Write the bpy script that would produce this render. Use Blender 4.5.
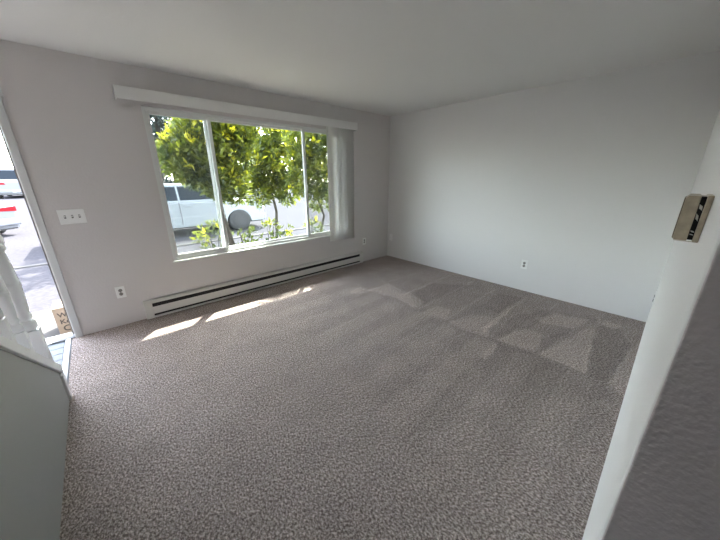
import bpy, bmesh, math, random
import numpy as np
from mathutils import Vector, Matrix

for o in list(bpy.data.objects):
    bpy.data.objects.remove(o)
SC = bpy.context.scene
COL = SC.collection
rng = random.Random(7)

# ------------------------------------------------------------------ camera
H, D, R, Y0 = 2.44, 3.648, 4.042, -0.045
XE = 0.61                      # free end of the wall beside the camera
CAM_H = 1.472
yaw, pitch, roll = 0.7391, 0.3164, -0.0032
fw = Vector((math.sin(yaw) * math.cos(pitch), math.cos(yaw) * math.cos(pitch), -math.sin(pitch)))
rt = Vector((math.cos(yaw), -math.sin(yaw), 0))
up = rt.cross(fw)
rr = rt * math.cos(roll) + up * math.sin(roll)
uu = -rt * math.sin(roll) + up * math.cos(roll)
cd = bpy.data.cameras.new('camera')
cam = bpy.data.objects.new('camera', cd)
COL.objects.link(cam)
m = Matrix.Identity(4)
for i in range(3):
    m[i][0], m[i][1], m[i][2] = rr[i], uu[i], -fw[i]
m[0][3], m[1][3], m[2][3] = 0, 0, CAM_H
cam.matrix_world = m
cd.sensor_width = 36
cd.lens = 285.518 / 720 * 36
cd.clip_start = 0.02
cd.clip_end = 400
SC.camera = cam

# ------------------------------------------------------------------ sky, sun, exposure
SUN = Vector((0.385, 0.40, 0.67)).normalized()      # towards the sun
w = bpy.data.worlds.new('sky')
SC.world = w
w.use_nodes = True
nt = w.node_tree
nt.nodes.clear()
sky = nt.nodes.new('ShaderNodeTexSky')
sky.sky_type = 'NISHITA'
sky.sun_disc = False
sky.sun_elevation = math.asin(SUN.z)
sky.sun_rotation = math.atan2(SUN.x, SUN.y)
sky.dust_density = 1.2
bg = nt.nodes.new('ShaderNodeBackground')
bg.inputs['Strength'].default_value = 0.42
wo = nt.nodes.new('ShaderNodeOutputWorld')
hs = nt.nodes.new('ShaderNodeHueSaturation')      # light summer haze: a paler blue
hs.inputs['Saturation'].default_value = 0.45
nt.links.new(sky.outputs[0], hs.inputs['Color'])
nt.links.new(hs.outputs[0], bg.inputs[0])
nt.links.new(bg.outputs[0], wo.inputs[0])

sd = bpy.data.lights.new('sun', 'SUN')
sd.energy = 3.6
sd.angle = math.radians(0.6)
sd.color = (1.0, 0.95, 0.86)
sun = bpy.data.objects.new('sun', sd)
COL.objects.link(sun)
sun.location = (4, 8, 9)
sun.rotation_euler = SUN.to_track_quat('Z', 'Y').to_euler()

SC.view_settings.view_transform = 'Standard'
SC.view_settings.look = 'None'
SC.view_settings.gamma = 1.0
SC.view_settings.use_curve_mapping = False
SC.view_settings.exposure = 3.4

# ------------------------------------------------------------------ material helpers
MATS = {}

def mat(name, col, rough=0.6, metal=0.0, bump=None, spec=0.5, var=None, coat=0.0):
    """bump=(scale, strength, detail), var=(scale, amount): soft colour mottling"""
    if name in MATS:
        return MATS[name]
    M = bpy.data.materials.new(name)
    M.use_nodes = True
    n = M.node_tree.nodes
    l = M.node_tree.links
    b = n['Principled BSDF']
    b.inputs['Base Color'].default_value = (*col, 1)
    b.inputs['Roughness'].default_value = rough
    b.inputs['Metallic'].default_value = metal
    b.inputs['Specular IOR Level'].default_value = spec
    b.inputs['Coat Weight'].default_value = coat
    tc = n.new('ShaderNodeTexCoord')
    if bump:
        t = n.new('ShaderNodeTexNoise')
        t.inputs['Scale'].default_value = bump[0]
        t.inputs['Detail'].default_value = bump[2]
        l.new(tc.outputs['Object'], t.inputs['Vector'])
        bp = n.new('ShaderNodeBump')
        bp.inputs['Strength'].default_value = bump[1]
        bp.inputs['Distance'].default_value = bump[3] if len(bump) > 3 else 0.003
        l.new(t.outputs['Fac'], bp.inputs['Height'])
        l.new(bp.outputs[0], b.inputs['Normal'])
    if var:
        t = n.new('ShaderNodeTexNoise')
        t.inputs['Scale'].default_value = var[0]
        t.inputs['Detail'].default_value = 5
        l.new(tc.outputs['Object'], t.inputs['Vector'])
        r = n.new('ShaderNodeValToRGB')
        r.color_ramp.elements[0].position = 0.3
        r.color_ramp.elements[1].position = 0.7
        r.color_ramp.elements[0].color = (*[c * (1 - var[1]) for c in col], 1)
        r.color_ramp.elements[1].color = (*[min(1, c * (1 + var[1])) for c in col], 1)
        l.new(t.outputs['Fac'], r.inputs[0])
        l.new(r.outputs[0], b.inputs['Base Color'])
    MATS[name] = M
    return M

M_WALL = mat('greige_wall_paint', (0.71, 0.675, 0.66), 0.7, bump=(70, 0.35, 3, 0.004), spec=0.25)
M_WALLR = mat('white_wall_paint', (0.80, 0.79, 0.775), 0.65, bump=(80, 0.2, 3, 0.003), spec=0.25)
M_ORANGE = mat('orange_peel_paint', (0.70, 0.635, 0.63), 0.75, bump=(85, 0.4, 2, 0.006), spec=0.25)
M_CEIL = mat('ceiling_paint', (0.78, 0.77, 0.75), 0.8, bump=(40, 0.25, 4, 0.004), spec=0.15)
M_TRIM = mat('white_gloss_trim', (0.74, 0.74, 0.74), 0.35, bump=(30, 0.03, 2))
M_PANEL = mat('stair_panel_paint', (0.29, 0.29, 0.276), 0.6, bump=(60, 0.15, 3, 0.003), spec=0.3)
M_VINYL = mat('window_vinyl', (0.78, 0.79, 0.77), 0.4)
M_BLIND = mat('blind_vinyl', (0.70, 0.69, 0.67), 0.5, bump=(120, 0.1, 2))
M_BLIND.node_tree.nodes['Principled BSDF'].inputs['Base Color'].default_value = (0.82, 0.81, 0.78, 1)
_n, _l = M_BLIND.node_tree.nodes, M_BLIND.node_tree.links
_t = _n.new('ShaderNodeBsdfTranslucent')
_t.inputs[0].default_value = (0.85, 0.83, 0.78, 1)
_m = _n.new('ShaderNodeMixShader')
_m.inputs[0].default_value = 0.22
_l.new(_n['Principled BSDF'].outputs[0], _m.inputs[1])
_l.new(_t.outputs[0], _m.inputs[2])
_l.new(_m.outputs[0], _n['Material Output'].inputs['Surface'])
M_VAL = mat('valance_vinyl', (0.82, 0.81, 0.79), 0.5, bump=(120, 0.1, 2))
M_HEAT = mat('heater_enamel', (0.74, 0.73, 0.69), 0.35)
M_BLACK = mat('dark_recess', (0.01, 0.01, 0.01), 0.7)
M_PLATE = mat('plate_plastic', (0.92, 0.92, 0.90), 0.35)
M_SLOT = mat('plate_slot', (0.06, 0.055, 0.05), 0.6)
M_BRASS = mat('thermostat_beige', (0.42, 0.36, 0.27), 0.4, metal=0.2, var=(60, 0.15))
M_STEEL = mat('bright_steel', (0.75, 0.75, 0.75), 0.25, metal=1.0)
M_CONC = mat('pale_concrete', (0.07, 0.068, 0.066), 0.85, bump=(60, 0.3, 4), var=(5, 0.08), spec=0.0)
M_ASPH = mat('sunbleached_asphalt', (0.044, 0.043, 0.047), 0.9, bump=(90, 0.3, 4), var=(14, 0.16), spec=0.0)
M_SOIL = mat('planting_soil', (0.10, 0.085, 0.06), 0.95, bump=(40, 0.8, 5, 0.02), var=(12, 0.4), spec=0.0)
M_STUCCO = mat('exterior_siding', (0.45, 0.45, 0.44), 0.85, bump=(50, 0.4, 4))
M_CARD = mat('tan_cardboard', (0.19, 0.155, 0.125), 0.85, var=(20, 0.05), spec=0.0)
M_INK = mat('black_ink', (0.03, 0.025, 0.02), 0.8)
M_BARK = mat('tree_bark', (0.035, 0.03, 0.024), 0.95, bump=(30, 0.8, 5, 0.01), var=(25, 0.35))
M_LAMP = None

def glass_mat(name, tint, dark=0.0, darkcol=(0.1, 0.1, 0.1)):
    M = bpy.data.materials.new(name)
    M.use_nodes = True
    n = M.node_tree.nodes
    l = M.node_tree.links
    n.clear()
    out = n.new('ShaderNodeOutputMaterial')
    tr = n.new('ShaderNodeBsdfTransparent')
    tr.inputs[0].default_value = (*tint, 1)
    if dark:
        df = n.new('ShaderNodeBsdfDiffuse')
        df.inputs[0].default_value = (*darkcol, 1)
        a = df
        fac = dark
        mx = n.new('ShaderNodeMixShader')
        mx.inputs[0].default_value = dark
    else:
        a = n.new('ShaderNodeBsdfGlossy')
        a.inputs['Roughness'].default_value = 0.02
        mx = n.new('ShaderNodeMixShader')
        lw = n.new('ShaderNodeLayerWeight')          # symmetric for both faces of the pane
        lw.inputs[0].default_value = 0.5
        pw = n.new('ShaderNodeMath')
        pw.operation = 'POWER'
        pw.inputs[1].default_value = 5.0
        l.new(lw.outputs['Facing'], pw.inputs[0])
        sc_ = n.new('ShaderNodeMath')
        sc_.operation = 'MULTIPLY_ADD'
        sc_.inputs[1].default_value = 0.9
        sc_.inputs[2].default_value = 0.03
        l.new(pw.outputs[0], sc_.inputs[0])
        l.new(sc_.outputs[0], mx.inputs[0])
    l.new(tr.outputs[0], mx.inputs[1])
    l.new(a.outputs[0], mx.inputs[2])
    l.new(mx.outputs[0], out.inputs[0])
    return M

M_GLASS = glass_mat('window_glass', (0.93, 0.96, 0.94))
M_SCREEN = glass_mat('insect_mesh', (1, 1, 1), 0.2, (0.16, 0.17, 0.18))

# ------------------------------------------------------------------ mesh helpers
class MB:
    def __init__(s):
        s.v, s.f, s.sm = [], [], []

    def add(s, vs, fs, smooth=False):
        o = len(s.v)
        s.v += [tuple(p) for p in vs]
        s.f += [tuple(i + o for i in q) for q in fs]
        s.sm += [smooth] * len(fs)
        return s

    def box(s, x0, x1, y0, y1, z0, z1):
        vs = [(x, y, z) for z in (z0, z1) for y in (y0, y1) for x in (x0, x1)]
        return s.add(vs, [(0, 2, 3, 1), (4, 5, 7, 6), (0, 1, 5, 4), (2, 6, 7, 3), (0, 4, 6, 2), (1, 3, 7, 5)])

    def prism(s, poly, axis, a, b):
        """poly: 2-D outline; extruded along axis from a to b"""
        def P(p, t):
            return {'x': (t, p[0], p[1]), 'y': (p[0], t, p[1]), 'z': (p[0], p[1], t)}[axis]
        n = len(poly)
        vs = [P(p, a) for p in poly] + [P(p, b) for p in poly]
        fs = [tuple(range(n)), tuple(range(2 * n - 1, n - 1, -1))]
        fs += [(i, i + n, (i + 1) % n + n, (i + 1) % n) for i in range(n)]
        return s.add(vs, fs)

    def lathe(s, prof, c=(0, 0, 0), n=20, axis='z'):
        vs, fs = [], []
        for (r, z) in prof:
            for i in range(n):
                a = 2 * math.pi * i / n
                x, y = r * math.cos(a), r * math.sin(a)
                p = {'z': (x, y, z), 'y': (x, z, y), 'x': (z, x, y)}[axis]
                vs.append((p[0] + c[0], p[1] + c[1], p[2] + c[2]))
        k = len(prof)
        for j in range(k - 1):
            for i in range(n):
                fs.append((j * n + i, j * n + (i + 1) % n, (j + 1) * n + (i + 1) % n, (j + 1) * n + i))
        fs.append(tuple(range(n))[::-1])
        fs.append(tuple((k - 1) * n + i for i in range(n)))
        return s.add(vs, fs, True)

    def flat(s):
        s.sm = [False] * len(s.sm)
        return s

    def tube(s, pts, rad, n=8):
        pts = [Vector(p) for p in pts]
        if not hasattr(rad, '__len__'):
            rad = [rad] * len(pts)
        vs, fs = [], []
        for i, p in enumerate(pts):
            d = (pts[min(i + 1, len(pts) - 1)] - pts[max(i - 1, 0)]).normalized()
            a = d.orthogonal().normalized() if i == 0 else (a - d * a.dot(d)).normalized()
            b = d.cross(a)
            for k in range(n):
                t = 2 * math.pi * k / n
                vs.append(p + (a * math.cos(t) + b * math.sin(t)) * rad[i])
        for i in range(len(pts) - 1):
            for k in range(n):
                fs.append((i * n + k, i * n + (k + 1) % n, (i + 1) * n + (k + 1) % n, (i + 1) * n + k))
        fs.append(tuple(range(n))[::-1])
        fs.append(tuple((len(pts) - 1) * n + k for k in range(n)))
        return s.add(vs, fs, True)

    def build(s, name, material, parent=None, bevel=0.0, seg=2, loc=None):
        me = bpy.data.meshes.new(name)
        me.from_pydata(s.v, [], s.f)
        me.polygons.foreach_set('use_smooth', s.sm)
        bm = bmesh.new()
        bm.from_mesh(me)
        bmesh.ops.recalc_face_normals(bm, faces=bm.faces)
        bm.to_mesh(me)
        bm.free()
        me.materials.append(material)
        o = bpy.data.objects.new(name, me)
        COL.objects.link(o)
        if parent:
            o.parent = parent
        if loc:
            o.location = loc
        if bevel:
            b = o.modifiers.new('bevel', 'BEVEL')
            b.width = bevel
            b.segments = seg
            b.limit_method = 'ANGLE'
            b.angle_limit = math.radians(40)
        return o

def box(name, material, b, parent=None, bevel=0.0, seg=2):
    return MB().box(*b).build(name, material, parent, bevel, seg)

def struct(o, label=None, cat=None):
    o['kind'] = 'structure'
    if label:
        o['label'] = label
    if cat:
        o['category'] = cat
    return o

def tag(o, label, cat, group=None, kind=None):
    o['label'] = label
    o['category'] = cat
    if group:
        o['group'] = group
    if kind:
        o['kind'] = kind
    return o

def empty(name, loc=(0, 0, 0), rz=0):
    o = bpy.data.objects.new(name, None)
    COL.objects.link(o)
    o.location = loc
    o.rotation_euler.z = rz
    o.empty_display_size = 0.1
    return o

# ------------------------------------------------------------------ carpet
def carpet_material():
    M = bpy.data.materials.new('twist_pile_carpet')
    M.use_nodes = True
    n = M.node_tree.nodes
    l = M.node_tree.links
    b = n['Principled BSDF']
    b.inputs['Roughness'].default_value = 0.95
    b.inputs['Specular IOR Level'].default_value = 0.1
    tc = n.new('ShaderNodeTexCoord')
    mp = n.new('ShaderNodeMapping')
    mp.inputs['Scale'].default_value = (1.0, 0.7, 1.0)
    mp.inputs['Rotation'].default_value = (0, 0, 0.5)
    l.new(tc.outputs['Object'], mp.inputs['Vector'])
    t1 = n.new('ShaderNodeTexNoise')
    t1.inputs['Scale'].default_value = 100
    t1.inputs['Detail'].default_value = 5
    t1.inputs['Roughness'].default_value = 0.92
    l.new(mp.outputs[0], t1.inputs['Vector'])
    t2 = n.new('ShaderNodeTexVoronoi')
    t2.inputs['Scale'].default_value = 170
    l.new(mp.outputs[0], t2.inputs['Vector'])
    r1 = n.new('ShaderNodeValToRGB')
    cr = r1.color_ramp
    cr.elements[0].position = 0.41
    cr.elements[0].color = (0.10, 0.076, 0.068, 1)
    cr.elements[1].position = 0.59
    cr.elements[1].color = (0.86, 0.77, 0.72, 1)
    e = cr.elements.new(0.5)
    e.color = (0.365, 0.300, 0.274, 1)
    t4 = n.new('ShaderNodeTexNoise')
    t4.inputs['Scale'].default_value = 120
    t4.inputs['Detail'].default_value = 2
    l.new(mp.outputs[0], t4.inputs['Vector'])
    mm = n.new('ShaderNodeMix')
    mm.inputs[0].default_value = 0.2
    l.new(t1.outputs['Fac'], mm.inputs[2])
    l.new(t4.outputs['Fac'], mm.inputs[3])
    l.new(mm.outputs[0], r1.inputs[0])
    # soft large-scale blotches of walked-on pile
    t3 = n.new('ShaderNodeTexNoise')
    t3.inputs['Scale'].default_value = 5
    t3.inputs['Detail'].default_value = 3
    l.new(tc.outputs['Object'], t3.inputs['Vector'])
    at = n.new('ShaderNodeAttribute')
    at.attribute_name = 'nap'
    ma = n.new('ShaderNodeMath')
    ma.operation = 'MULTIPLY_ADD'
    ma.inputs[1].default_value = 0.36
    l.new(t3.outputs['Fac'], ma.inputs[0])
    sub = n.new('ShaderNodeMath')
    sub.operation = 'ADD'
    sub.inputs[1].default_value = 0.82
    l.new(at.outputs['Fac'], sub.inputs[0])
    l.new(sub.outputs[0], ma.inputs[2])
    mx = n.new('ShaderNodeMix')
    mx.data_type = 'RGBA'
    mx.blend_type = 'MULTIPLY'
    mx.inputs[0].default_value = 1
    l.new(r1.outputs[0], mx.inputs[6])
    l.new(ma.outputs[0], mx.inputs[7])
    l.new(mx.outputs[2], b.inputs['Base Color'])
    ad_ = n.new('ShaderNodeMath')
    ad_.operation = 'SUBTRACT'
    l.new(t1.outputs['Fac'], ad_.inputs[0])
    l.new(t2.outputs['Distance'], ad_.inputs[1])
    bp = n.new('ShaderNodeBump')
    bp.inputs['Strength'].default_value = 0.5
    bp.inputs['Distance'].default_value = 0.008
    l.new(ad_.outputs[0], bp.inputs['Height'])
    l.new(bp.outputs[0], b.inputs['Normal'])
    return M

M_CARPET = carpet_material()

def in_poly(px, py, poly):
    c = np.zeros(px.shape, bool)
    j = len(poly) - 1
    for i in range(len(poly)):
        xi, yi = poly[i]
        xj, yj = poly[j]
        if yi != yj:
            c ^= ((yi > py) != (yj > py)) & (px < (xj - xi) * (py - yi) / (yj - yi) + xi)
        j = i
    return c

def seg_dist(px, py, a, b):
    ax, ay = a
    dx, dy = b[0] - ax, b[1] - ay
    t = np.clip(((px - ax) * dx + (py - ay) * dy) / (dx * dx + dy * dy), 0, 1)
    return np.hypot(px - ax - t * dx, py - ay - t * dy)

# vacuum tracks left in the pile (metres on the floor)
NAP_LIGHT = [[(2.49, 2.6), (2.9, 2.59), (2.84, 2.19), (2.57, 2.19)], [(2.59, 2.17), (2.89, 2.2), (2.75, 1.84), (2.52, 1.8)],
             [(2.47, 1.69), (2.77, 1.7), (2.8, 1.5), (2.53, 1.42)], [(2.52, 1.37), (2.88, 1.28), (2.99, 1.1), (2.53, .96), (2.47, 1.16)],
             [(2.55, .87), (2.98, .78), (2.97, .62), (2.58, .57), (2.54, .8)], [(2.58, .53), (3.53, .33), (3.5, .3), (2.56, .2)],
             [(2.56, .06), (3.15, .02), (3.55, -.05), (2.42, -.05), (2.49, 0)], [(2.28, 2.72), (2.52, 2.77), (2.57, 2.55), (2.31, 2.58)],
             [(2.66, 1.07), (3.05, 1.08), (3.44, 1.11), (3.47, 1.05), (2.79, 1.01), (2.57, 1.01)], [(3.3, .78), (3.59, .62), (3.68, .36), (3.32, .44), (3.22, .69)],
             [(3.79, .26), (3.74, .11), (3.6, .16), (3.64, .27)], [(2.16, .85), (2.46, .87), (2.48, .83), (2.17, .8)]]
NAP_DARK = [[(2.57, .56), (2.88, .59), (3.38, .43), (2.69, .52)], [(2.57, .19), (3.06, .25), (3.6, .3), (3.65, .13), (3.37, .01), (2.96, .02), (2.58, .06), (2.54, .13)],
            [(2.48, .83), (2.56, .56), (2.53, .34), (2.52, .07), (2.36, 0), (1.69, .62), (1.96, .76)], [(2.8, 2.12), (3.39, 2.14), (3.73, 1.71), (2.55, 1.8)],
            [(3.13, 1.32), (3.69, 1.35), (3.79, 1.06), (3.12, 1.09)], [(2.56, .91), (3.18, .96), (3.7, .71), (3.07, .73)]]
RIDGE = [(2.48, 2.63), (2.57, 2.19), (2.52, 1.8), (2.5, 1.41), (2.45, 1.15), (2.48, .96), (2.49, .84), (2.57, .56), (2.53, .34), (2.54, .2), (2.54, .06)]
NAP_LINES = [((2.59, 2.17), (3.86, 2.17), .16), ((3.01, 2.62), (3.84, 2.57), .12), ((2.54, 1.78), (3.9, 1.79), .16), ((2.53, 1.42), (3.83, 1.44), .16),
             ((2.7, 1.04), (3.85, 1.05), .14), ((2.58, .84), (3.87, .72), .12), ((2.58, .56), (2.9, .6), .12), ((2.56, .2), (3.06, .25), .14), ((3.06, .25), (3.92, .31), .14),
             ((2.45, 1.15), (1.68, 1.19), .10), ((2.39, 1.45), (1.41, 1.47), .10), ((2.43, 2.14), (1.62, 2.09), .09), ((2.07, 1.75), (1.35, 1.75), .09),
             ((1.46, 1.36), (1.03, 1.36), -.12), ((1.78, 1.11), (1.03, 1.05), -.13), ((1.87, .84), (1.09, .77), -.13), ((1.7, .53), (1.25, .53), -.1),
             ((2.17, 2.38), (1.39, 2.54), -.08), ((1.89, 2.08), (1.36, 2.07), .08)]
X0C = -0.425
xs = np.linspace(X0C, R, 340)
ys = np.linspace(Y0, D, 280)
gx, gy = np.meshgrid(xs, ys)
jx = 0.25 * 0.018 * np.sin(gy * 23 + 3 * np.sin(gx * 9)) + 0.002 * np.sin(gy * 61 + gx * 17)
jy = 0.25 * 0.018 * np.sin(gx * 19 + 2 * np.sin(gy * 11)) + 0.002 * np.sin(gx * 53 - gy * 31)
gx0, gy0 = gx, gy
gx, gy = gx + jx, gy + jy
nap = np.zeros(gx.shape)
# bands of pile brushed one way and the other between ridge and room centre
band = np.where(((gy - 0.13) / 0.36) % 1 < 0.5, 0.035, -0.03)
fade = np.clip((gx - 0.9) / 0.6, 0, 1)
nap += band * fade * (gx < 2.5)
nap += np.where(gx > 2.5, -0.03, 0)
for p in NAP_LIGHT:
    cx_, cy_ = np.mean([q[0] for q in p]), np.mean([q[1] for q in p])
    ins = in_poly(gx, gy, p)
    nap[ins] += (0.15 - 0.12 * np.clip(gx - cx_, -.3, .4))[ins]
for p in NAP_DARK:
    ins = in_poly(gx, gy, p)
    nap[ins] -= (0.09 * np.clip((gx - 1.75) / 0.7, 0, 1))[ins]
for a, b in zip(RIDGE[:-1], RIDGE[1:]):
    nap -= 0.05 * np.exp(-(seg_dist(gx - 0.02, gy, a, b) / 0.02) ** 2)
for a, b, s in NAP_LINES:
    nap += s * (0.8 if s > 0 else 0.55) * np.exp(-(seg_dist(gx, gy, a, b) / 0.016) ** 2)
nx, ny = len(xs), len(ys)
verts = [(float(x), float(y), 0.0) for y in ys for x in xs]
faces = [(j * nx + i, j * nx + i + 1, (j + 1) * nx + i + 1, (j + 1) * nx + i) for j in range(ny - 1) for i in range(nx - 1)]
b0 = len(verts)
verts += [(X0C, -4, 0), (XE, -4, 0), (XE, Y0, 0), (X0C, Y0, 0)]
faces.append((b0, b0 + 1, b0 + 2, b0 + 3))
# underside so that the floor is a slab
b0 = len(verts)
verts += [(X0C, -4, -0.06), (R, -4, -0.06), (R, D, -0.06), (X0C, D, -0.06)]
faces.append((b0 + 3, b0 + 2, b0 + 1, b0))
me = bpy.data.meshes.new('floor')
me.from_pydata(verts, [], faces)
me.materials.append(M_CARPET)
att = me.attributes.new('nap', 'FLOAT', 'POINT')
vals = np.zeros(len(verts), dtype=np.float32)
vals[:nx * ny] = nap.ravel() * 1.55
att.data.foreach_set('value', vals)
floor = bpy.data.objects.new('floor', me)
COL.objects.link(floor)
struct(floor, 'grey brown twist pile carpet with vacuum tracks', 'carpet')

# ------------------------------------------------------------------ room shell
WX0, WX1, WZ0, WZ1 = 0.525, 2.92, 0.58, 2.12        # window opening
DX0, DX1, DZ1 = -1.315, -0.402, 2.035                # door opening
LX = -1.62
TH = 0.14
wf = MB()
wf.box(LX - .1, DX0 - .02, D, D + TH, -.3, H)
wf.box(DX0 - .02, DX1 + .02, D, D + TH, DZ1 + .02, H)
wf.box(DX0 - .02, DX1 + .02, D, D + TH, -.3, -.035)
wf.box(DX1 + .02, WX0, D, D + TH, -.3, H)
wf.box(WX0, WX1, D, D + TH, -.3, WZ0)
wf.box(WX0, WX1, D, D + TH, WZ1, H)
wf.box(WX1, R + .1, D, D + TH, -.3, H)
struct(wf.build('wall_front', M_WALL), 'greige textured wall holding the wide window', 'wall')
struct(box('wall_right', M_WALLR, (R, R + .1, Y0 - .1, D, -.06, H)), 'plain white wall opposite the stairs', 'wall')
# wall beside the camera: a room-side face and a rounded end turning into the hall
poly = [(R, Y0 - 3.955), (R, Y0)]
rad = 0.006
for k in range(7):
    a = math.pi / 2 + k / 6 * math.pi / 2
    poly.append((XE + rad + rad * math.cos(a), Y0 - rad + rad * math.sin(a)))
poly += [(XE, Y0 - 3.955)]
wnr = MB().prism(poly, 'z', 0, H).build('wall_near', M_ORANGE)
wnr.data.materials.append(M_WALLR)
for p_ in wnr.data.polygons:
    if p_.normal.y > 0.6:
        p_.material_index = 1  # same wall, lighter colour here: window light on this face painted in
struct(wnr, 'greige orange peel wall end beside the hall', 'wall')
struct(box('wall_left', M_WALL, (LX - .1, LX, -4, D, -.06, H)))
struct(box('wall_back', M_WALL, (LX - .1, XE, -4.1, -4, -.06, H)))
struct(box('ceiling', M_CEIL, (LX - .1, R + .1, -4.1, D + TH, H, H + .1)), 'plain off white ceiling', 'ceiling')

# ------------------------------------------------------------------ entry
ef = struct(box('floor_entry', mat('entry_subfloor', (0.25, 0.27, 0.30), 0.6), (LX, -0.425, 2.5, D, -.06, -.008)))
M_PLANK = mat('blue_grey_vinyl_plank', (0.066, 0.082, 0.10), 0.4, spec=0.08, bump=(25, 0.1, 4), var=(9, 0.12))
k = 0
yy = 2.52
while yy < D - 0.02:
    y1 = min(yy + 0.118, D - 0.012)
    box('plank', M_PLANK, (LX + .01, -0.475, yy, y1, -.008, -.001), ef, 0.002, 1)
    yy += 0.122
struct(MB().prism([(-0.472, -0.004), (-0.43, -0.004), (-0.432, 0.006), (-0.445, 0.010), (-0.458, 0.009), (-0.47, 0.003)], 'y', 2.6, D - .012)
       .build('trim_1', mat('pale_transition_strip', (0.55, 0.57, 0.59), 0.3)), 'pale transition strip between carpet and entry floor', 'trim')

# front door frame: casing, jamb with stop, threshold
dr = struct(MB().box(DX1 - .0, DX1 + .018, D + .0, D + TH + .01, 0, DZ1).box(DX0 - .018, DX0, D, D + TH + .01, 0, DZ1)
            .box(DX0 - .018, DX1 + .018, D, D + TH + .01, DZ1, DZ1 + .018).build('door_1', M_TRIM), 'white front door frame standing open to the car park', 'door')
for nm, b in (('casing', (DX1 + .004, DX1 + .057, D - .018, D - .0005, 0.0, DZ1 + .02)),
              ('casing', (DX0 - .072, DX0, D - .018, D - .0005, 0.0, DZ1 + .02)),
              ('casing', (DX0 - .072, DX1 + .072, D - .018, D - .0005, DZ1 + .02, DZ1 + .085))):
    c = box(nm, M_TRIM, b, dr, 0.004)
s = box('door_stop', M_TRIM, (DX1 - .008, DX1 - .0005, D + .062, D + .095, 0.022, DZ1), dr)
s = box('weather_strip', mat('brown_weather_strip', (0.12, 0.10, 0.09), 0.8), (DX1 - .015, DX1 - .0005, D + .048, D + .060, 0.022, DZ1), dr)
t = MB().prism([(D - .012, -.005), (D - .012, .008), (D + .02, .020), (D + .10, .020), (D + .16, .004), (D + .16, -.03), (D, -.03)], 'x', DX0, DX1)\
    .build('threshold', mat('threshold_metal', (0.16, 0.17, 0.18), 0.5, metal=0.2), dr)
box('strike_plate', M_STEEL, (DX1 - .003, DX1 - .0005, D + .012, D + .040, 0.93, 1.03), dr)

# ------------------------------------------------------------------ stairs: knee wall, railing, treads
YE, SL = 2.60, 0.722
PX0, PX1 = -0.51, -0.412

def zcap(y):
    return 0.83 - SL * (y - 1.8)

ytop = 1.8 - (H - 0.83) / SL
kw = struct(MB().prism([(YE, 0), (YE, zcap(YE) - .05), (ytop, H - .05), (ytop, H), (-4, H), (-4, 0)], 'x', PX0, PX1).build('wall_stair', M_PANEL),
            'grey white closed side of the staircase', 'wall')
ct = 0.026
capb = MB().prism([(YE + .012, zcap(YE)), (YE + .012, zcap(YE) - .066), (ytop, H - .066), (ytop - .0, H)], 'x', PX0 - .014, PX1 + .014)
struct(capb.build('trim_2', M_TRIM, None, 0.004), 'white sloping cap along the stair side', 'trim')
struct(box('trim_3', M_TRIM, (PX0 - .014, PX1 + .014, YE - .05, YE + .012, 0, zcap(YE) - .055), None, 0.004), 'white end board of the stair side', 'trim')

rail = empty('stair_railing', (-0.46, YE - .04, zcap(YE - .04)))

def turned(c, z0, zb, ztop, r, rmax, n=18):
    """square foot z0..zb, turning above; profile scaled to the height"""
    t = MB()
    h = ztop - zb
    P = [(.55, 0), (.95, .015), (1.0, .04), (.95, .065), (.62, .075), (.62, .085), (.82, .095), (.84, .115), (.66, .13), (.80, .17), (.90, .26), (.93, .33), (.99, .335),
         (.99, .345), (.92, .35), (.92, .36), (.98, .365), (.98, .375), (.90, .38), (.84, .46), (.70, .54), (.62, .57), (.92, .585), (.92, .60), (.60, .615), (.85, .65), (1.0, .72), (.95, .79), (.68, .86), (.5, .93), (.5, 1.0)]
    t.lathe([(p * r, zb + q * h) for p, q in P], (c[0], c[1], 0), n)
    t.box(c[0] - rmax, c[0] + rmax, c[1] - rmax, c[1] + rmax, z0, zb + .001)
    return t

def put(o, root):
    o.parent = root
    o.matrix_parent_inverse = Matrix.Translation(root.location).inverted()
    return o

yn = YE - .042
put(turned((-0.462, yn), zcap(yn) - .03, 0.565, 1.45, .041, .041, 22).build('newel_post', M_TRIM), rail)
yb = yn - 0.235
while yb > 0.7:
    put(turned((-0.462, yb), zcap(yb + .02) - .004, zcap(yb) + .20, zcap(yb) + .86, .028, .026, 16).build('baluster', M_TRIM), rail)
    yb -= 0.235
put(MB().prism([(yn + .06, zcap(yn + .06) + .85), (yn + .06, zcap(yn + .06) + .91), (0.55, zcap(.55) + .91), (0.55, zcap(.55) + .85)], 'x', -0.495, -0.43)
    .build('handrail', M_TRIM, None, 0.012), rail)
tag(rail, 'white turned stair railing standing on the sloping cap', 'railing')

stz = 0.0
st = empty('staircase', (-1.06, 2.5, 0))
ys_ = 2.50
for k in range(11):
    stz += 0.19
    o = put(box('step', M_CARPET, (LX + .002, PX0 - .016, ys_ - .265 * 1.0, ys_, max(0.0, stz - .24), stz)), st)
    ys_ -= 0.263
tag(st, 'carpeted staircase rising behind the closed stair side', 'staircase')

# ------------------------------------------------------------------ window
FY0, FY1 = D + .028, D + .115
fr = 0.032
wn = MB()
wn.box(WX0, WX0 + fr, FY0, FY1, WZ0, WZ1).box(WX1 - fr, WX1, FY0, FY1, WZ0, WZ1)
wn.box(WX0 + fr, WX1 - fr, FY0, FY1, WZ0, WZ0 + fr).box(WX0 + fr, WX1 - fr, FY0, FY1, WZ1 - fr, WZ1)
win = struct(wn.build('window_1', M_VINYL, None, 0.003), 'wide white framed sliding window facing the trees', 'window')

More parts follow.
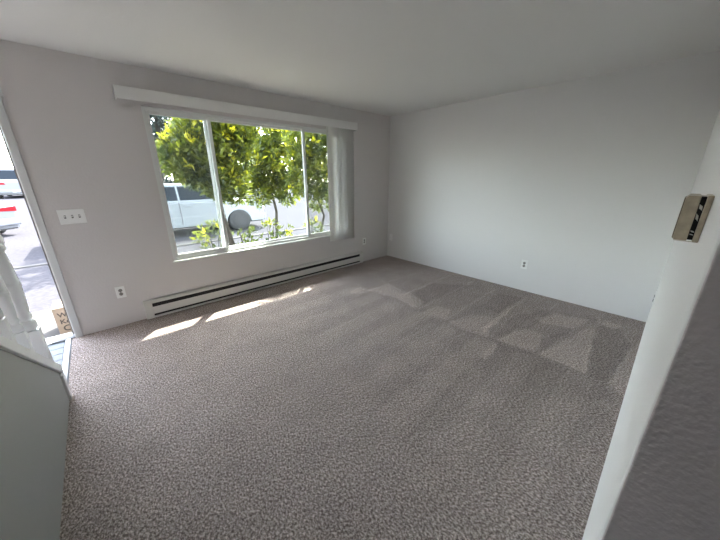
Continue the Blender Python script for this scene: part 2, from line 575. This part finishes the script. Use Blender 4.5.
def sash(x0, x1, y, wd, name='sash'):
    z0, z1 = WZ0 + fr - .004, WZ1 - fr + .004
    s = MB()
    s.box(x0, x0 + wd, y, y + .03, z0, z1).box(x1 - wd, x1, y, y + .03, z0, z1)
    s.box(x0 + wd, x1 - wd, y, y + .03, z0, z0 + wd).box(x0 + wd, x1 - wd, y, y + .03, z1 - wd, z1)
    so = s.build(name, M_VINYL, win, 0.003)
    box('pane', M_GLASS, (x0 + wd, x1 - wd, y + .012, y + .016, z0 + wd, z1 - wd), so)
    return so

s1 = sash(WX0 + .024, 1.142, FY0 + .008, .036)
s2 = sash(1.092, 2.352, FY0 + .046, .030, 'fixed_sash')
s3 = sash(2.302, WX1 - .024, FY0 + .008, .036)
for x0, x1 in ((WX0 + fr, 1.10), (2.34, WX1 - fr)):
    sc = box('insect_screen', M_SCREEN, (x0 + .01, x1, FY1 - .014, FY1 - .012, WZ0 + fr, WZ1 - fr), win)
    MB().box(x0, x0 + .018, FY1 - .02, FY1 - .008, WZ0 + fr, WZ1 - fr).box(x1 - .018, x1, FY1 - .02, FY1 - .008, WZ0 + fr, WZ1 - fr).build('screen_frame', M_VINYL, win)
box('latch', M_VINYL, (1.108, 1.130, FY0 - .012, FY0 + .008, 1.28, 1.36), s1, 0.003)
box('latch', M_VINYL, (2.314, 2.336, FY0 - .012, FY0 + .008, 1.28, 1.36), s3, 0.003)
box('window_sill', M_VINYL, (WX0 - .012, WX1 + .012, D - .016, FY0 + .004, WZ0 - .016, WZ0 + .003), win, 0.003)

# ------------------------------------------------------------------ vertical blind
bl = empty('vertical_blind', (1.76, D, 2.14))
VX0, VX1, VZ0, VZ1, VY = 0.345, 3.185, 2.135, 2.238, D - .105
v = MB().box(VX0, VX1, VY, VY + .006, VZ0, VZ1).box(VX0, VX1, VY, D - .002, VZ1 - .004, VZ1)
put(v.build('valance', M_VAL, None, 0.002), bl)
for x in (VX0 - .003, VX1 - .002):
    put(box('valance_end', M_VAL, (x, x + .006, VY - .004, D - .002, VZ0 - .002, VZ1 + .002), None, 0.002), bl)
put(box('headrail', mat('rail_white', (0.7, 0.7, 0.69), 0.4, metal=0.2), (VX0 + .03, VX1 - .03, D - .072, D - .030, 2.150, 2.19)), bl)
nv = 9
for i in range(nv):
    xc = 2.77 + (3.09 - 2.77) * (i - 1) / (nv - 2) if i else 2.683
    ang = math.radians(52 + 7 * math.sin(i * 1.7)) if i else math.radians(8)
    hw = 0.044
    pts = []
    for k in range(7):
        u = -1 + 2 * k / 6
        c = 0.010 * (1 - u * u)
        pts.append((u * hw, c))
    for k in range(6, -1, -1):
        u = -1 + 2 * k / 6
        c = 0.010 * (1 - u * u) - .0012
        pts.append((u * hw, c))
    zb = 0.495
    va = MB().prism(pts, 'z', zb, 2.150).build('vane', M_BLIND)
    va.location = (xc, D - .060 if i else D - .062, 0)
    va.rotation_euler.z = -ang
    put(va, bl)
wd = MB().tube([(2.645, D - .075, 2.14), (2.643, D - .078, 1.0)], .004, 6).build('wand', M_VINYL)
put(wd, bl)
tag(bl, 'white vertical blind drawn aside to the right of the window', 'blind')

# ------------------------------------------------------------------ baseboard heater
HX0, HX1, HZ0, HZ1, HD = 0.165, 3.345, 0.012, 0.205, 0.062
ht = empty('baseboard_heater', ((HX0 + HX1) / 2, D, HZ0))
hb = MB().box(HX0 + .01, HX1 - .01, D - .012, D - .001, HZ0, HZ1)
put(hb.build('back_plate', M_HEAT), ht)
put(MB().prism([(D - .001, HZ1), (D - .03, HZ1), (D - HD, HZ1 - .018), (D - HD, HZ1 - .026), (D - HD + .003, HZ1 - .026), (D - HD + .003, HZ1 - .02), (D - .03, HZ1 - .004), (D - .001, HZ1 - .004)], 'x', HX0 + .002, HX1 - .002)
    .build('top_cover', M_HEAT), ht)
put(box('front_panel', M_HEAT, (HX0 + .07, HX1 - .075, D - HD, D - HD + .003, 0.058, 0.138), None), ht)
put(box('bottom_lip', M_HEAT, (HX0 + .002, HX1 - .002, D - HD, D - .012, HZ0, 0.032), None), ht)
put(box('slot_shade', M_BLACK, (HX0 + .06, HX1 - .06, D - .056, D - .014, 0.034, 0.176), None), ht)  # black block standing in for the shade inside the open slots
fins = MB()
x = HX0 + .1
while x < HX1 - .1:
    fins.box(x, x + .001, D - .0585, D - .0555, .062, .135)
    x += .012
f_ = put(fins.build('fin_pack', mat('dull_fin', (0.05, 0.05, 0.05), 0.5, metal=0.6)), ht)
f_['kind'] = 'stuff'
for a, b in ((HX0, HX0 + .072), (HX1 - .077, HX1)):
    put(MB().prism([(D - .001, HZ0 - .001), (D - .001, HZ1 + .002), (D - .03, HZ1 + .002), (D - HD - .002, HZ1 - .016), (D - HD - .002, HZ0 - .001)], 'x', a, b).build('end_cap', M_HEAT, None, 0.003), ht)
tag(ht, 'long white electric baseboard heater below the window', 'heater')

# ------------------------------------------------------------------ wall plates (built facing -y at the origin)
def plate_frame(root, wd, hg):
    return MB().box(-wd / 2, wd / 2, -.006, 0, -hg / 2, hg / 2).build('cover_plate', M_PLATE, root, 0.003)

def outlet(loc, rz, label, blank=False):
    r = empty('wall_outlet', loc, rz)
    plate_frame(r, .076, .122)
    for s in (-1, 1):
        if blank:
            continue
        f = MB().lathe([(.0165, 0), (.0165, .003), (.015, .004)], (0, 0, 0), 16, 'y').build('receptacle', mat('receptacle_plastic', (0.36, 0.35, 0.33), 0.4), r)
        f.location = (0, -.0095, s * .0195)
        MB().box(-.0085, -.0055, -.0015, .0, -.001, .010).box(.0055, .0085, -.0015, .0, -.001, .009).box(-.0028, .0028, -.0015, .0, -.011, -.005).build('slots', M_SLOT, f)
    b = MB().lathe([(.004, 0), (.004, .0015)], (0, -.008, 0), 8, 'y').build('screw', M_STEEL, r)
    return tag(r, label, 'outlet')

sw = empty('light_switch', (-0.164, D, 1.139))
plate_frame(sw, .176, .128)
for dx in (-.047, 0, .047):
    f = MB().box(-.006, .006, -.0015, 0, -.013, .013).build('toggle_slot', M_SLOT, sw)
    f.location = (dx, -.0065, 0)
    t_ = MB().prism([(-.0005, -.005), (-.016, .004), (-.016, .010), (-.0005, .006)], 'x', -.0045, .0045).build('toggle', M_PLATE, f)
tag(sw, 'white three toggle switch plate beside the front door', 'light switch')

outlet((0.014, D, 0.357), 0, 'white duplex outlet between the front door and the heater')
outlet((3.425, D, 0.375), 0, 'white duplex outlet right of the heater near the corner')
outlet((R, 1.205, 0.360), -math.pi / 2, 'white duplex outlet low on the plain white wall')
outlet((R, 3.555, 0.372), -math.pi / 2, 'blank white cover plate in the corner of the white wall', True)
outlet((3.62, Y0, 0.40), math.pi, 'white outlet on the near wall close to the far corner')

# ------------------------------------------------------------------ thermostat on the near wall
th = empty('wall_thermostat', (0.965, Y0, 1.336))
TZ = 0.097
put(MB().prism([(Y0 + .0005, 1.336), (Y0 + .0005, 1.336 + TZ), (Y0 + .0095, 1.336 + TZ), (Y0 + .0095, 1.336)], 'x', .926, 1.004).build('back_plate', M_BRASS, None, .0015), th)
put(box('dark_gap', M_BLACK, (.934, .998, Y0 + .0095, Y0 + .0175, 1.340, 1.430)), th)
put(MB().prism([(Y0 + .0175, 1.336), (Y0 + .0175, 1.336 + TZ), (Y0 + .034, 1.336 + TZ), (Y0 + .039, 1.336 + TZ - .006), (Y0 + .039, 1.342), (Y0 + .036, 1.336)], 'x', .928, 1.002)
    .build('cover', M_BRASS, None, .0015), th)
put(MB().prism([(Y0 + .0385, 1.340), (Y0 + .0385, 1.428), (Y0 + .0405, 1.426), (Y0 + .0405, 1.342)], 'x', .932, .998).build('face_plate', mat('face_brown', (0.16, 0.12, 0.08), 0.4)), th)
for zz in (1.3363, 1.4315):
    put(box('worn_edge', mat('worn_paint_edge', (0.66, 0.63, 0.57), 0.6), (.9272, .9285, Y0 + .002, Y0 + .036, zz, zz + .0022)), th)
for z, dz, dy in ((1.402, .013, .0), (1.380, .016, .001), (1.356, .004, .0), (1.350, .003, .0)):
    put(MB().prism([(Y0 + .0105 + dy, z), (Y0 + .0115 + dy, z + dz * .7), (Y0 + .0165, z + dz), (Y0 + .0155, z + dz * .3)], 'x', .9322, .9338).build('contact', M_PLATE), th)
tag(th, 'beige wall thermostat with an open dark side slot', 'thermostat')

# ------------------------------------------------------------------ outside: ground
GZ = -0.35
struct(box('ground_soil', M_SOIL, (0.12, 8.0, D + TH, 7.3, GZ - .1, GZ + .12)), 'dark planting bed below the window', 'planting bed')
struct(box('ground_stoop', M_CONC, (-2.6, 0.115, D + TH, 5.12, GZ - .1, -0.12), None, .01), 'pale concrete stoop outside the front door', 'stoop')
g = MB().add([(-40, 5.0, GZ), (40, 5.0, GZ), (40, 16, GZ), (-40, 16, GZ), (40, 28, .20), (-40, 28, .20), (40, 90, .25), (-40, 90, .3), (-40, D + .1, GZ), (-2.6, D + .1, GZ), (-2.6, 5.0, GZ)],
             [(0, 1, 2, 3), (3, 2, 4, 5), (5, 4, 6, 7), (8, 9, 10, 0)])
struct(g.build('ground', M_ASPH), 'sunlit grey parking lot outside', 'parking lot')
struct(box('kerb_front', M_CONC, (-30, 30, 9.05, 9.2, GZ - .05, GZ + .03), None, .01), 'thin pale joint line across the parking lot', 'kerb')
struct(box('roof_eave', M_STUCCO, (LX - 2.5, R + 3.5, D + TH, 4.58, 2.42, 2.62)), 'deep roof eave above the window', 'eave')

# cardboard box by the door, with printed letters
bxr = empty('cardboard_box', (-0.36, 4.28, -0.12))
put(box('carton', M_CARD, (-.555, -.17, 4.13, 4.42, -.12, .17), None, .004), bxr)
put(box('lid_flap', mat('card_edge', (0.18, 0.14, 0.10), 0.85), (-.557, -.168, 4.127, 4.423, .168, .174)), bxr)
for txt, x, z, s in (('We', -.528, .07, .07), ('Ke', -.525, -.005, .07), ('Co', -.518, -.09, .09)):
    cu = bpy.data.curves.new('print', 'FONT')
    cu.body = txt
    cu.size = s
    cu.extrude = 0.0005
    cu.offset = 0.0015
    tmp = bpy.data.objects.new('tmp', cu)
    COL.objects.link(tmp)
    dg = bpy.context.evaluated_depsgraph_get()
    me = bpy.data.meshes.new_from_object(tmp.evaluated_get(dg))
    bpy.data.objects.remove(tmp)
    me.materials.clear()
    me.materials.append(M_INK)
    o = bpy.data.objects.new('lettering', me)
    COL.objects.link(o)
    o.location = (x, 4.1293, z)
    o.rotation_euler = (math.pi / 2, 0, 0)
    bpy.context.view_layer.update()
    put(o, bxr)
tag(bxr, 'tan cardboard box with black lettering outside the front door', 'box')

# ------------------------------------------------------------------ cars
M_TYRE = mat('tyre_rubber', (0.02, 0.02, 0.02), 0.85)
M_RIM = mat('alloy_rim', (0.02, 0.02, 0.022), 0.4, metal=0.3)
M_CGLASS = mat('car_glass', (0.008, 0.012, 0.016), 0.15, spec=0.12)
M_RED = mat('tail_red', (0.16, 0.004, 0.008), 0.4, spec=0.05)
M_HEAD = mat('head_lens', (0.75, 0.78, 0.8), 0.1)
M_DKTRIM = mat('dark_trim', (0.03, 0.03, 0.03), 0.5)

def arc(cx, z0, r, n=8):
    return [(cx + r * math.cos(math.pi - math.pi * k / n), z0 + r * math.sin(math.pi - math.pi * k / n)) for k in range(n + 1)]

def car(name, label, kind, paint, loc, rz, L, W, HH, group=None):
    """+x is forward; origin on the ground at the middle"""
    root = empty(name, loc, rz)
    h = L / 2
    wr = 0.33 if kind != 'pickup' else 0.37
    xr, xf = -h + 0.19 * L, h - 0.17 * L
    sill = 0.24 if kind != 'pickup' else 0.30
    if kind == 'sedan':
        deck, hood, belt = 1.02, 0.92, 0.95
        upper = [(h - .02, .55), (h - .10, .72), (h - .55, .86), (h - 1.25, hood), (-h + .75, deck), (-h + .12, deck + .02), (-h, .80), (-h + .03, .45)]
        cab = [(h - 1.30, hood - .02), (h - 2.05, HH - .02), (-h + 1.75, HH), (-h + .72, deck - .02)]
    elif kind == 'suv':
        deck, hood, belt = 1.10, 1.10, 1.12
        upper = [(h - .02, .6), (h - .06, .9), (h - .35, 1.05), (h - 1.15, hood), (-h + .06, deck + .03), (-h, .95), (-h + .02, .5)]
        cab = [(h - 1.15, hood - .02), (h - 1.85, HH - .03), (-h + .45, HH), (-h + .08, deck)]
    else:
        deck, hood, belt = 1.08, 1.06, 1.10
        upper = [(h - .02, .6), (h - .06, .9), (h - .3, 1.0), (h - 1.25, hood), (-h + .04, deck), (-h, .95), (-h, .5)]
        cab = [(h - 1.30, hood - .02), (h - 2.0, HH - .03), (h - 3.45, HH), (h - 3.72, deck - .02)]
    lower = [(-h + .06, sill)] + arc(xr, sill, wr + .06) + arc(xf, sill, wr + .06) + [(h - .06, sill)]
    prof = lower + upper
    n = len(prof)
    zc = 0.6
    vs, fs = [], []
    for f, kx, kz in ((-1, .985, .965), (-.86, 1, 1), (.86, 1, 1), (1, .985, .965)):
        for (x, z) in prof:
            zz = zc + (z - zc) * (kz if z > zc else 1)
            vs.append((x * kx, f * W / 2, zz))
    for s in range(3):
        for i in range(n):
            j = (i + 1) % n
            fs.append((s * n + i, s * n + j, (s + 1) * n + j, (s + 1) * n + i))
    fs += [tuple(range(n))[::-1], tuple(3 * n + i for i in range(n))]
    body = MB().add(vs, fs).build('body', paint, root, 0.02, 2)
    # cabin with tumblehome
    def hw(z):
        return W / 2 * (.93 - .20 * (z - belt) / max(.2, HH - belt))
    cv = [(x, s * hw(z), z) for s in (-1, 1) for (x, z) in cab]
    cabin = MB().add(cv, [(0, 1, 2, 3), (7, 6, 5, 4), (0, 4, 5, 1), (1, 5, 6, 2), (2, 6, 7, 3), (3, 7, 4, 0)]).build('cabin', paint, root, 0.03, 2)
    # side glass
    zb_, zt_ = belt + .03, HH - .09
    def xat(edge, z):
        (x0, z0), (x1, z1) = edge
        return x0 + (x1 - x0) * (z - z0) / (z1 - z0)
    fe, re = (cab[0], cab[1]), (cab[3], cab[2])
    fb, ft, rb, rtp = xat(fe, zb_) - .10, xat(fe, zt_) - .08, xat(re, zb_) + .14, xat(re, zt_) + .10
    mid = (ft + rtp) / 2 - .02
    cuts = [(rb, rtp, mid - .03, mid - .03), (mid + .03, mid + .03, fb, ft)]
    if kind == 'suv':
        m2 = rtp + .75
        cuts = [(rb, rtp, m2 - .03, m2 - .03), (m2 + .03, m2 + .03, mid + .32, mid + .32), (mid + .38, mid + .38, fb, ft)]
    for s in (-1, 1):
        for (xa, xat_, xb, xbt) in cuts:
            q = [(xa, zb_), (xb, zb_), (xbt, zt_), (xat_, zt_)]
            v_ = [(x, s * (hw(z) + .003), z) for x, z in q] + [(x, s * (hw(z) - .02), z) for x, z in q]
            MB().add(v_, [(0, 1, 2, 3), (7, 6, 5, 4), (0, 4, 5, 1), (1, 5, 6, 2), (2, 6, 7, 3), (3, 7, 4, 0)]).build('side_window', M_CGLASS, root)
        # door seams and handles
        for (xa, xat_, xb, xbt) in cuts[-2:]:
            xm = max(min(xb, fb - .05), xa)
            MB().box(xm - .012, xm + .012, s * W / 2 * .985, s * W / 2 + s * .004, sill + .08, belt - .02).build('door_seam', M_DKTRIM, root)
            MB().box(xa + .08, xa + .26, s * W / 2 * .985, s * W / 2 + s * .03, belt - .17, belt - .13).build('door_handle', paint, root, .008)
        MB().box(xr + wr + .1, xf - wr - .1, s * W / 2 * .985, s * W / 2 + s * .008, .60, .625).build('side_moulding', mat('grey_moulding', (0.25, 0.25, 0.26), 0.5), root)
        MB().box(fb - .02, fb + .12, s * (W / 2 - .02), s * (W / 2 + .17), belt - .02, belt + .13).build('mirror', paint if kind != 'pickup' else M_DKTRIM, root, .03)
    # windscreen and rear glass
    for (a, b, sg, nm) in ((cab[0], cab[1], 1, 'windscreen'), (cab[3], cab[2], -1, 'rear_window')):
        (x0, z0), (x1, z1) = a, b
        P = []
        for t, kk in ((.10, .90), (.88, .90)):
            x, z = x0 + (x1 - x0) * t, z0 + (z1 - z0) * t
            for s in (-1, 1):
                P.append((x + sg * .006, s * hw(z) * kk, z + .004))
        Q = [(x - sg * .03, y, z - .01) for x, y, z in P]
        MB().add(P + Q, [(0, 1, 3, 2), (4, 6, 7, 5), (0, 4, 5, 1), (2, 3, 7, 6), (0, 2, 6, 4), (1, 5, 7, 3)]).build(nm, M_CGLASS, root)
    # lamps, bumpers, plate
    for s in (-1, 1):
        zt = .80 if kind == 'sedan' else .85
        yo = W / 2
        MB().add([(-h - .012, s * yo * .36, zt), (-h - .012, s * yo * .95, zt - .03), (-h - .012, s * yo * .95, zt + .13), (-h - .012, s * yo * .42, zt + .10),
                  (-h + .30, s * (yo + .004), zt + .10), (-h + .30, s * (yo + .004), zt + .04), (-h + .2, s * yo * .4, zt), (-h + .2, s * yo * .4, zt + .1)],
                 [(0, 1, 2, 3), (1, 5, 4, 2), (0, 3, 7, 6), (6, 7, 4, 5), (0, 6, 5, 1), (3, 2, 4, 7)]).build('tail_lamp', M_RED, root, .01)
        MB().box(h - .30, h - .02, s * yo * .55, s * (yo - .0), .68, .80).build('head_lamp', M_HEAD, root, .03)
    MB().box(-h - .05, -h + .2, -W / 2 * .96, W / 2 * .96, .34, .56).build('rear_bumper', paint if kind != 'pickup' else M_RIM, root, .04)
    MB().box(h - .2, h + .04, -W / 2 * .96, W / 2 * .96, .30, .52).build('front_bumper', paint, root, .04)
    MB().box(-h - .06, -h - .04, -.16, .16, .40, .50).build('licence_plate', M_PLATE, root)
    MB().box(-h + .1, h - .1, -W / 2 * .9, W / 2 * .9, sill - .04, sill + .3).build('underbody', M_BLACK, root)
    for x in (xr, xf):
        for s in (-1, 1):
            ty = MB().lathe([(wr * .62, -.10), (wr * .95, -.11), (wr, -.08), (wr, .08), (wr * .95, .11), (wr * .62, .10)], (0, 0, 0), 24, 'y').build('wheel', M_TYRE, root)
            ty.location = (x, s * (W / 2 - .10), wr)
            MB().lathe([(wr * .6, -.112), (wr * .6, .112), (wr * .2, .116)], (0, 0, 0), 12, 'y').flat().build('rim', M_RIM, ty)
    tag(root, label, 'car', group)
    return root

P_WHITE = mat('white_car_paint', (0.20, 0.212, 0.222), 0.35, spec=0.15)
P_SILVER = mat('silver_car_paint', (0.13, 0.135, 0.148), 0.4, spec=0.1)
P_WHITE2 = mat('white_van_paint', (0.13, 0.134, 0.14), 0.4, spec=0.1)
car('pickup_truck', 'white pickup truck parked side on behind the trees', 'pickup', P_WHITE, (1.9, 11.35, GZ), 0, 5.6, 1.85, 1.63)
car('sedan_car', 'silver sedan with a red tail lamp seen through the open door', 'sedan', P_SILVER, (-4.22, 15.75, GZ), math.radians(138), 4.6, 1.8, 1.43)
car('sport_utility_car', 'white sport utility car parked across the lot', 'suv', P_WHITE2, (-3.45, 31.2, .21), math.radians(90), 4.9, 1.98, 1.78)

# ------------------------------------------------------------------ trees
def leaf_material(name, cols, trans=0.45):
    M = bpy.data.materials.new(name)
    M.use_nodes = True
    n = M.node_tree.nodes
    l = M.node_tree.links
    n.clear()
    out = n.new('ShaderNodeOutputMaterial')
    at = n.new('ShaderNodeAttribute')
    at.attribute_name = 'age_sun'
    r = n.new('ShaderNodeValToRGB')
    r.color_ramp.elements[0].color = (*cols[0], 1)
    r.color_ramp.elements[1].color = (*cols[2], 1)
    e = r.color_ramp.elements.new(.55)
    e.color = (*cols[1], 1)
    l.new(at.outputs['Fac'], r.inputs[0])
    df = n.new('ShaderNodeBsdfDiffuse')
    tr = n.new('ShaderNodeBsdfTranslucent')
    gl = n.new('ShaderNodeBsdfGlossy')
    gl.inputs['Roughness'].default_value = 0.35
    gl.inputs[0].default_value = (.6, .65, .6, 1)
    l.new(r.outputs[0], df.inputs[0])
    l.new(r.outputs[0], tr.inputs[0])
    m1 = n.new('ShaderNodeMixShader')
    m1.inputs[0].default_value = trans
    l.new(df.outputs[0], m1.inputs[1])
    l.new(tr.outputs[0], m1.inputs[2])
    m2 = n.new('ShaderNodeMixShader')
    m2.inputs[0].default_value = 0.06
    l.new(m1.outputs[0], m2.inputs[1])
    l.new(gl.outputs[0], m2.inputs[2])
    l.new(m2.outputs[0], out.inputs[0])
    return M

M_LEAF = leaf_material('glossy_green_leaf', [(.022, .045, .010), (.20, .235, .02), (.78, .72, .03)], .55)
M_LEAF_DARK = leaf_material('dark_evergreen_leaf', [(.006, .015, .014), (.010, .024, .021), (.02, .04, .028)], .2)

def foliage(name, blobs, count, ll, lw, material, parent, seed, young_sun=0.5):
    """leaves grown outwards in small rosettes through the given ellipsoids (cx,cy,cz,rx,ry,rz)"""
    r = np.random.default_rng(seed)
    vol = np.array([b[3] * b[4] * b[5] for b in blobs]) ** (2 / 3)
    pick = r.choice(len(blobs), count // 6, p=vol / vol.sum())
    V, F, A = [], [], []
    for bi in pick:
        b = blobs[bi]
        d = r.normal(size=3)
        d /= np.linalg.norm(d)
        rad = r.uniform(.25, 1.0) ** .45
        c = np.array(b[:3]) + d * np.array(b[3:]) * rad
        outward = d * .7 + np.array([0, 0, .6]) + r.normal(size=3) * .3
        outward /= np.linalg.norm(outward)
        tip = np.clip((rad - .75) * 3, 0, 1) * np.clip(d[2] * .7 + .55, 0, 1)  # yellow new growth, plus sun on the crown top put into the leaf colour
        age_sun0 = np.clip(r.normal(.26, .16) + young_sun * tip * r.uniform(.3, 1.15), 0, 1)
        for q in range(6):
            ax = outward + r.normal(size=3) * .75
            ax /= np.linalg.norm(ax)
            sd_ = np.cross(ax, r.normal(size=3))
            sd_ /= np.linalg.norm(sd_)
            nm = np.cross(ax, sd_)
            L_ = ll * r.uniform(.65, 1.15)
            w_ = lw * r.uniform(.75, 1.15) / 2
            p0 = c + r.normal(size=3) * ll * .18
            droop = nm * L_ * .12
            o = len(V)
            V += [p0, p0 + ax * L_ * .45 + sd_ * w_ + nm * w_ * .35, p0 + ax * L_ * .45, p0 + ax * L_ * .45 - sd_ * w_ + nm * w_ * .35, p0 + ax * L_ - droop]
            F += [(o, o + 2, o + 1), (o, o + 3, o + 2), (o + 1, o + 2, o + 4), (o + 2, o + 3, o + 4)]
            A += [float(np.clip(age_sun0 + r.normal(0, .06), 0, 1))] * 5
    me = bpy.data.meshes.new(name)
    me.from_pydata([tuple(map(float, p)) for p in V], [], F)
    at = me.attributes.new('age_sun', 'FLOAT', 'POINT')
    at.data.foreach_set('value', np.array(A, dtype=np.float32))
    me.materials.append(material)
    o = bpy.data.objects.new(name, me)
    COL.objects.link(o)
    o['kind'] = 'stuff'
    put(o, parent)
    return o

def tree(name, label, base, trunk, blobs, count, ll, lw, tr=.045, material=None, seed=1, group=None, cat='tree', young_sun=.85):
    root = empty(name, base)
    pts = [base] + trunk
    put(MB().tube(pts, [tr * (1.15 - .6 * i / (len(pts) - 1)) for i in range(len(pts))], 9).build('trunk', M_BARK), root)
    r = random.Random(seed)
    br = MB()
    top = Vector(pts[-1])
    fork = Vector(pts[max(1, len(pts) - 2)])
    for b in blobs:
        for q in range(3):
            e = Vector((b[0] + r.uniform(-.5, .5) * b[3], b[1] + r.uniform(-.5, .5) * b[4], b[2] + r.uniform(-.2, .7) * b[5]))
            s_ = fork.lerp(top, r.random())
            md = s_.lerp(e, .5) + Vector((r.uniform(-.05, .05), r.uniform(-.05, .05), .06))
            br.tube([s_, md, e], [tr * .45, tr * .33, tr * .12], 6)
    put(br.build('branches', M_BARK), root)
    foliage('foliage', blobs, count, ll, lw, material or M_LEAF, root, seed, young_sun)
    tag(root, label, cat, group)
    return root

ZS = GZ + .12
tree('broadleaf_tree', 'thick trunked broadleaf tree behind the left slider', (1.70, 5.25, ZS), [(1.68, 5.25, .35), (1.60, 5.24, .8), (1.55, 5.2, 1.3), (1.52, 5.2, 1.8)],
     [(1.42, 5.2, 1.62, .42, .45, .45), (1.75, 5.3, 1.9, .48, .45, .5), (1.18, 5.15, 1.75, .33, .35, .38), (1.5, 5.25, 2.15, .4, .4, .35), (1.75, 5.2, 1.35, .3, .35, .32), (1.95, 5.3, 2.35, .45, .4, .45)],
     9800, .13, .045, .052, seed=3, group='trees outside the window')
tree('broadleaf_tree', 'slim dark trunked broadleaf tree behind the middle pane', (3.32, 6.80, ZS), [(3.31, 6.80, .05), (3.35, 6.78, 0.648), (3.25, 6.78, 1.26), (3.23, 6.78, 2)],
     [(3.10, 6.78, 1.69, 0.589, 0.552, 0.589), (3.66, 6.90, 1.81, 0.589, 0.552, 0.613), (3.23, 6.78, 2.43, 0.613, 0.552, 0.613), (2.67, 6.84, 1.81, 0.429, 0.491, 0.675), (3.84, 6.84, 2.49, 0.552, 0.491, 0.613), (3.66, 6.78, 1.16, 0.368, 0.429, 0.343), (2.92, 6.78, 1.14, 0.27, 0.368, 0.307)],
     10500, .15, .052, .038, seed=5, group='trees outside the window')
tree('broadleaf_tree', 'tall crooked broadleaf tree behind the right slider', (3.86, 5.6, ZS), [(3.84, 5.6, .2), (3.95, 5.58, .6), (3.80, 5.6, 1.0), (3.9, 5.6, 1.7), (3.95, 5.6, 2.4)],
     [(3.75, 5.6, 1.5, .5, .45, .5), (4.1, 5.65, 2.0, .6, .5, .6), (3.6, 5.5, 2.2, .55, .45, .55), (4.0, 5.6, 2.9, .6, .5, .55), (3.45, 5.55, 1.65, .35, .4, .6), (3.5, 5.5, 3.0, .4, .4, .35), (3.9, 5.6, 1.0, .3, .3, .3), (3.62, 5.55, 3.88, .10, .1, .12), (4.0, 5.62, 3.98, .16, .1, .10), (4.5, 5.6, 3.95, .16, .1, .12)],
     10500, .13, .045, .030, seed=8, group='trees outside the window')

def shrub(label, x, y, h, rad_, n, seed):
    root = empty('small_shrub', (x, y, ZS))
    r = random.Random(seed)
    st_ = MB()
    for q in range(5):
        e = (x + r.uniform(-.7, .7) * rad_, y + r.uniform(-.5, .5) * rad_, ZS + h * r.uniform(.6, .95))
        st_.tube([(x, y, ZS), ((x + e[0]) / 2 + r.uniform(-.03, .03), (y + e[1]) / 2, ZS + h * .45), e], [.010, .008, .003], 5)
    put(st_.build('stems', M_BARK), root)
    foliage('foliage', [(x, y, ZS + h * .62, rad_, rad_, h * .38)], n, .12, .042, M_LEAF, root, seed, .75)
    return tag(root, label, 'shrub', 'shrubs under the trees')

shrub('small bright shrub beside the thick tree trunk', 1.98, 5.35, .95, .22, 130, 21)
shrub('small bright shrub left of the slim dark trunk', 2.42, 5.25, .98, .17, 130, 22)
shrub('low loose shrub between slim trunk and right slider', 2.80, 5.2, .75, .20, 80, 23)
shrub('low leafy shrub in front of the crooked tree', 3.50, 5.35, .85, .22, 110, 24)
shrub('dense green shrub behind the thick tree trunk', 1.55, 5.75, .95, .32, 260, 25)

# trees across and beyond the lot
tree('dark_evergreen', 'dark blue green tree rising behind the pickup truck', (2.0, 13.6, GZ), [(2.0, 13.4, .8), (2.05, 12.6, 2.0), (2.0, 11.6, 3.0), (2.0, 10.9, 3.6)],
     [(1.6, 10.7, 3.9, .9, .9, .9), (2.5, 10.8, 4.0, .9, .9, 1.0), (2.0, 11.6, 3.4, 1.2, .9, .9), (1.4, 11.8, 3.1, .8, .8, .7)], 2600, .22, .09, .12, M_LEAF_DARK, 31, 'trees across the lot')
for i, (x, y, hh, rw, lb) in enumerate(((4.2, 22, 5.2, 2.4, 'dark round evergreen across the lot, nearest the white pickup'),)):
    tree('dark_evergreen', lb, (x, y, 0), [(x, y, 1.2), (x, y, 3)],
         [(x, y, hh * .55, rw, rw * .8, hh * .34), (x - rw * .4, y, hh * .75, rw * .6, rw * .6, hh * .24), (x + rw * .5, y - .3, hh * .7, rw * .6, rw * .6, hh * .28)], 2400, .40, .17, .16, M_LEAF_DARK, 40 + i, 'trees across the lot')
